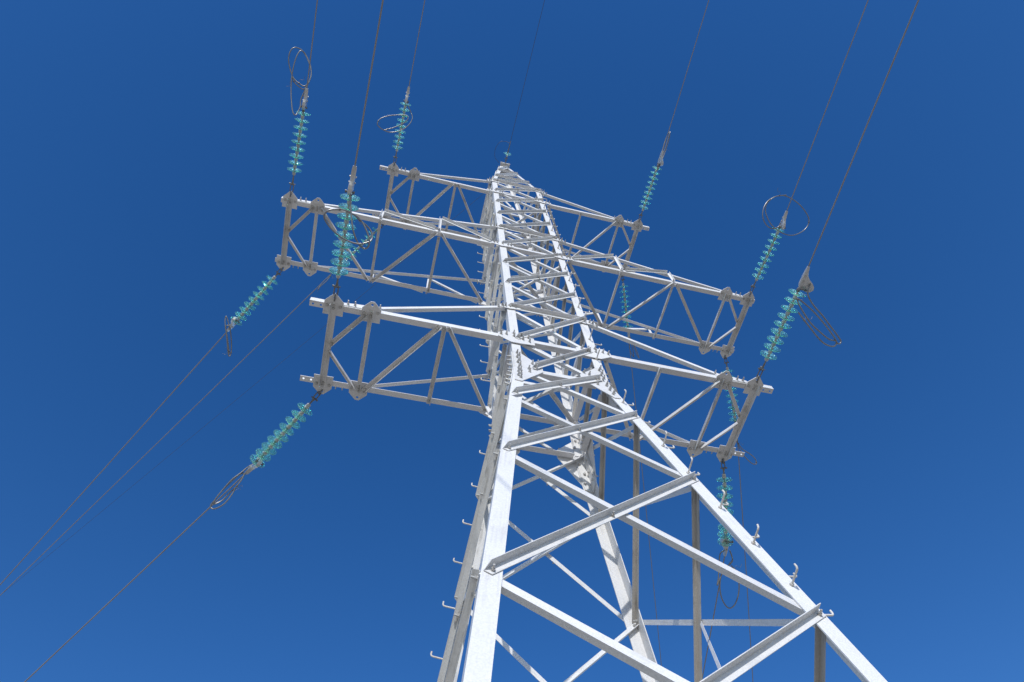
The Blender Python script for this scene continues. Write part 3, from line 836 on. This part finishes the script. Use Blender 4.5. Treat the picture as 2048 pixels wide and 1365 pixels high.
LINES = {
'LLF':dict(P=(-2.959,-0.682,10.200),d=(0.009,-1.000,-0.007),a=0.375,tip=1.733,pitch=0.1205,wd=(0.028,-0.999,-0.026),coil=[(-2.958,-2.190,10.156),(-2.937,-2.103,10.096),(-2.917,-2.021,10.016),(-2.872,-1.907,9.884),(-2.827,-1.810,9.772),(-2.782,-1.732,9.708),(-2.733,-1.667,9.677),(-2.686,-1.632,9.667),(-2.638,-1.624,9.656),(-2.606,-1.664,9.674),(-2.624,-1.739,9.732),(-2.680,-1.810,9.809),(-2.750,-1.869,9.885),(-2.831,-1.906,9.919),(-2.958,-1.942,9.918),(-3.081,-1.939,9.868),(-3.141,-1.915,9.828),(-3.164,-1.866,9.796),(-3.128,-1.807,9.768),(-3.030,-1.738,9.716),(-2.884,-1.682,9.659),(-2.729,-1.667,9.646),(-2.618,-1.697,9.696),(-2.587,-1.736,9.766),(-2.631,-1.800,9.843),(-2.726,-1.855,9.877),(-2.814,-1.899,9.881)]),
'MLF':dict(P=(-4.385,-0.679,14.200),d=(0.037,-0.999,0.020),a=0.448,tip=1.832,pitch=0.1205,wd=(0.015,-1.000,-0.026),coil=[(-4.357,-2.460,14.287),(-4.380,-2.314,14.164),(-4.362,-2.230,14.083),(-4.374,-2.131,13.959),(-4.396,-2.105,13.909),(-4.446,-2.144,13.946),(-4.516,-2.289,14.105),(-4.566,-2.428,14.252),(-4.601,-2.574,14.380),(-4.618,-2.739,14.512),(-4.614,-2.897,14.651),(-4.583,-2.995,14.762),(-4.521,-2.981,14.783),(-4.445,-2.905,14.730),(-4.359,-2.793,14.617),(-4.319,-2.649,14.457),(-4.365,-2.524,14.325),(-4.470,-2.539,14.345),(-4.582,-2.596,14.410),(-4.676,-2.724,14.523),(-4.722,-2.833,14.599),(-4.731,-2.936,14.676),(-4.704,-3.008,14.750),(-4.645,-3.026,14.800),(-4.557,-2.999,14.805),(-4.440,-2.893,14.712),(-4.333,-2.735,14.549),(-4.321,-2.610,14.413),(-4.367,-2.479,14.289),(-4.443,-2.486,14.312),(-4.543,-2.534,14.359),(-4.605,-2.612,14.412)]),
'TLF':dict(P=(-2.962,-0.688,18.149),d=(0.025,-0.999,-0.028),a=0.407,tip=1.754,pitch=0.1205,wd=(0.018,-0.999,-0.026),coil=[(-2.928,-2.215,18.070),(-2.867,-2.075,17.966),(-2.786,-1.975,17.879),(-2.722,-1.875,17.769),(-2.749,-1.759,17.634),(-2.852,-1.641,17.514),(-2.984,-1.565,17.448),(-3.124,-1.528,17.411),(-3.256,-1.546,17.399),(-3.366,-1.593,17.404),(-3.404,-1.652,17.442),(-3.358,-1.739,17.547),(-3.213,-1.811,17.663),(-3.040,-1.860,17.741),(-2.895,-1.887,17.769),(-2.815,-1.876,17.744),(-2.818,-1.811,17.675),(-2.909,-1.717,17.594),(-3.073,-1.619,17.501),(-3.239,-1.548,17.411)]),
'LRF':dict(P=(2.959,-0.682,10.200),d=(0.008,-1.000,-0.016),a=0.414,tip=1.772,pitch=0.1205,wd=(-0.038,-0.999,-0.026),coil=[(3.075,-2.244,10.126),(3.048,-2.167,10.074),(3.058,-2.101,10.014),(3.128,-2.023,9.929),(3.258,-1.938,9.847),(3.379,-1.845,9.780),(3.510,-1.748,9.726),(3.568,-1.690,9.694),(3.514,-1.667,9.660),(3.432,-1.744,9.699),(3.278,-1.861,9.779),(3.107,-1.969,9.872),(2.912,-2.057,9.956),(2.897,-2.032,9.942),(2.940,-1.969,9.874),(3.068,-1.847,9.753),(3.202,-1.773,9.693),(3.368,-1.702,9.661),(3.487,-1.689,9.681),(3.478,-1.641,9.640),(3.390,-1.632,9.603),(3.243,-1.673,9.608),(3.049,-1.806,9.712),(2.902,-1.919,9.822)]),
'MRF':dict(P=(4.385,-0.679,14.200),d=(0.024,-1.000,-0.019),a=0.395,tip=1.742,pitch=0.1205,wd=(-0.036,-0.999,-0.026),coil=[(4.386,-2.190,14.140),(4.344,-2.110,14.084),(4.211,-2.070,14.035),(4.092,-2.105,14.036),(3.999,-2.212,14.106),(4.007,-2.349,14.235),(4.103,-2.480,14.380),(4.267,-2.575,14.491),(4.452,-2.622,14.538),(4.636,-2.594,14.505),(4.828,-2.507,14.432),(4.978,-2.368,14.333),(4.980,-2.243,14.245),(4.864,-2.123,14.139),(4.641,-2.033,14.027),(4.414,-2.042,13.995),(4.219,-2.110,14.034),(4.114,-2.206,14.128),(4.062,-2.331,14.256),(4.109,-2.458,14.373),(4.257,-2.577,14.472),(4.478,-2.645,14.529)]),
'TRF':dict(P=(2.962,-0.688,18.149),d=(0.008,-1.000,-0.021),a=0.357,tip=1.741,pitch=0.1205,wd=(-0.023,-0.999,-0.026),coil=[(2.955,-2.012,17.995),(3.004,-2.142,18.137),(3.070,-2.333,18.311),(3.124,-2.526,18.467),(3.167,-2.744,18.647),(3.195,-2.808,18.712),(3.150,-2.762,18.690),(3.090,-2.593,18.549),(3.033,-2.352,18.321),(2.973,-2.117,18.081),(2.944,-2.001,17.962),(2.994,-2.071,18.042),(3.100,-2.339,18.315),(3.174,-2.583,18.547),(3.198,-2.772,18.702)]),
'LLB':dict(P=(-2.959,0.682,10.200),d=(-0.506,0.849,-0.151),a=0.345,tip=1.641,pitch=0.1270,wd=(-0.564,0.816,-0.128),coil=[(-3.715,2.011,9.946),(-3.707,1.955,10.039),(-3.784,1.992,9.978),(-3.845,2.031,9.889),(-3.928,2.082,9.785),(-4.003,2.175,9.668),(-4.066,2.276,9.569),(-4.103,2.333,9.515),(-4.083,2.357,9.479),(-4.020,2.343,9.476),(-3.940,2.298,9.532),(-3.888,2.238,9.633),(-3.864,2.183,9.737),(-3.908,2.219,9.699),(-3.983,2.287,9.578),(-4.066,2.300,9.505),(-4.045,2.230,9.585),(-3.966,2.143,9.733),(-3.868,2.065,9.877),(-3.807,2.045,9.916),(-3.803,2.074,9.856),(-3.832,2.123,9.764),(-3.864,2.169,9.707)]),
'MLB':dict(P=(-4.385,0.679,14.200),d=(-0.504,0.842,-0.192),a=0.298,tip=1.594,pitch=0.1270,wd=(-0.516,0.841,-0.163),coil=[(-5.169,1.919,13.923),(-5.266,1.805,14.052),(-5.273,1.838,14.013),(-5.241,1.907,13.916),(-5.173,2.023,13.782),(-5.095,2.195,13.621),(-5.040,2.319,13.529),(-5.017,2.301,13.574),(-5.055,2.157,13.709),(-5.120,1.992,13.841),(-5.174,1.910,13.901),(-5.219,1.935,13.882),(-5.140,2.100,13.754),(-5.042,2.303,13.567)]),
'TLB':dict(P=(-2.962,0.688,18.149),d=(-0.571,0.791,-0.220),a=0.270,tip=1.706,pitch=0.1270,wd=(-0.565,0.804,-0.187),coil=[(-3.962,2.118,17.736),(-4.052,2.189,17.674),(-4.129,2.283,17.563),(-4.171,2.386,17.422),(-4.125,2.311,17.485),(-4.016,2.194,17.630),(-3.969,2.100,17.762)]),
'LRB':dict(P=(2.959,0.682,10.200),d=(0.286,0.921,-0.265),a=0.311,tip=1.607,pitch=0.1270,wd=(0.160,0.977,-0.139),coil=[(3.384,2.059,9.796),(3.317,2.111,9.759),(3.303,2.243,9.626),(3.290,2.354,9.491),(3.266,2.420,9.402),(3.327,2.331,9.505),(3.397,2.258,9.612),(3.479,2.226,9.672),(3.532,2.172,9.721),(3.511,2.112,9.749),(3.464,2.044,9.795),(3.512,2.113,9.749),(3.533,2.180,9.713),(3.466,2.231,9.665),(3.360,2.297,9.568),(3.317,2.377,9.458),(3.320,2.479,9.351),(3.384,2.594,9.268),(3.498,2.674,9.231),(3.599,2.637,9.284),(3.650,2.518,9.385),(3.644,2.385,9.492),(3.594,2.278,9.591),(3.510,2.219,9.661)]),
'MRB':dict(P=(4.385,0.679,14.200),d=(0.383,0.865,-0.325),a=0.322,tip=1.758,pitch=0.1270,wd=(0.341,0.909,-0.242),coil=[(5.027,2.231,13.598),(5.106,2.340,13.526),(5.227,2.465,13.420),(5.408,2.562,13.327),(5.516,2.562,13.321),(5.493,2.491,13.390),(5.383,2.434,13.455),(5.201,2.379,13.503),(5.077,2.279,13.573)]),
'TRB':dict(P=(2.962,0.688,18.149),d=(0.333,0.898,-0.288),a=0.311,tip=1.747,pitch=0.1270,wd=(0.342,0.907,-0.246),coil=[(3.488,2.069,17.714),(3.596,2.202,17.622),(3.718,2.338,17.506),(3.830,2.505,17.339),(3.735,2.421,17.387),(3.630,2.260,17.533),(3.551,2.202,17.603),(3.530,2.285,17.539),(3.577,2.400,17.425),(3.676,2.493,17.324),(3.620,2.333,17.455),(3.547,2.196,17.590)]),
}
S_LABEL = {
 'LLF': 'teal glass insulator string rising from the lowest left crossarm, crossed by a wire coil',
 'MLF': 'glass insulator string rising from the tip of the long middle left crossarm',
 'TLF': 'small glass insulator string rising from the topmost left crossarm',
 'LRF': 'largest glass insulator string rising from the lowest right crossarm to a curved grey clamp',
 'MRF': 'glass insulator string rising from the long middle right crossarm into a round wire coil',
 'TRF': 'thin glass insulator string rising from the topmost right crossarm to a narrow wire loop',
 'LLB': 'glass insulator string slanting down to the left below the lowest left crossarm',
 'MLB': 'glass insulator string slanting down to the left below the long middle left crossarm',
 'TLB': 'far glass insulator string slanting down from the topmost left crossarm, seen behind the middle arm',
 'LRB': 'glass insulator string hanging below the lowest right crossarm, partly behind the flaring corner leg',
 'MRB': 'glass insulator string hanging behind the tip braces of the lowest right crossarm',
 'TRB': 'glass insulator string hanging from the topmost right crossarm, seen behind the middle right arm'}
W_LABEL = {
 'LLF': 'power line rising to the top edge above the lowest left crossarm, coil over its insulators',
 'MLF': 'leftmost power line rising to the top edge, with a tall double coil beside it',
 'TLF': 'thin power line rising from the topmost left crossarm, a flat coil over its insulators',
 'LRF': 'rightmost power line, rising from the curved grey clamp with a long loop hanging right',
 'MRF': 'power line rising from the middle right crossarm through its large round coil',
 'TRF': 'power line rising from the topmost right crossarm, with a narrow upright loop',
 'LLB': 'lowest power line running to the bottom left corner, with a long narrow coil',
 'MLB': 'power line running down left from the middle left crossarm, with a thin drooping loop',
 'TLB': 'power line running down left from the topmost left crossarm, passing behind the middle arm',
 'LRB': 'power line with a round coil between the right corner leg and the upright braces',
 'MRB': 'power line running down right from behind the lowest right crossarm, with a small loop',
 'TRB': 'power line running down behind the upright braces from the topmost right crossarm',
}
for key, q in LINES.items():
    grp = 'insulator strings on the crossarms'
    T_ = insulator_string(q['P'], q['d'], q['a'], q['tip'], S_LABEL[key], grp, 9, q['wd'], 'insulator', q['pitch'],
                     {'LRF': 1.35, 'LRB': 1.2, 'MLB': 0.6, 'TRF': 0.5}.get(key, 0.0), 1.35 if key == 'LRF' else 1.0,
                     math.radians({'LRB': 13, 'LLB': 6, 'MLB': 5, 'MRB': 8, 'TRB': 4, 'TLB': 4}.get(key, 2)))
    power_line(T_, q['wd'], 170.0 if key[2] == 'F' else 110.0, W_LABEL[key], 'power lines leaving the crossarms', 0.0095, q['coil'],
               span=170.0 if key[2] == 'F' else 130.0)

# earth wires at the peak, each on a single disc
def earth(Pn, az, sl, label_i, label_w, loop):
    sg = -1 if Pn[1] < 0 else 1
    d = Vector((math.sin(az) * math.cos(sl), sg * math.cos(az) * math.cos(sl), math.sin(sl)))
    P = V(*Pn)
    insulator_string(P, d, 0.27, 0.5, label_i, 'earth wire insulators on the peak', 1, d)
    T_ = P + d * 0.62
    mb = MB(); tube(mb, [P + d * 0.34, T_ + d * 0.05], [0.016, 0.013], 8)
    o = power_line(T_, d, 150.0, label_w, 'earth wires at the peak', 0.0058 if sg < 0 else 0.0042, None, EARTH, 'earth_wire', 'earth wire', 170.0)
    c = mb.build('wire_grip', FITTING, o)
    mb = MB(); tube(mb, catmull([T_ + Vector(v) for v in loop], 6), 0.0055, 6); mb.build('jumper_tail', EARTH, o)
earth((0, -0.25, PEAK + 0.05), math.radians(0.0), math.radians(-6),
      'single small glass insulator disc on the very top of the tower', 'thin dark earth wire running up from the top of the tower to the top edge',
      [(0, 0.02, 0), (-0.12, 0.0, 0.06), (-0.30, 0.04, 0.0), (-0.40, 0.25, -0.06), (-0.36, 0.50, -0.10), (-0.20, 0.64, -0.10)])
earth((0, 0.25, PEAK + 0.05), math.radians(-38.5), math.radians(-7),
      'small glass insulator disc behind the top of the tower, above the left side bracing', 'faint earth wire running down left behind the left crossarms',
      [(0, 0, 0), (0.05, 0.05, -0.25), (0.02, 0.02, -0.5), (0.12, -0.2, -0.62), (0.28, -0.42, -0.4)])
print('objects', len(bpy.data.objects))
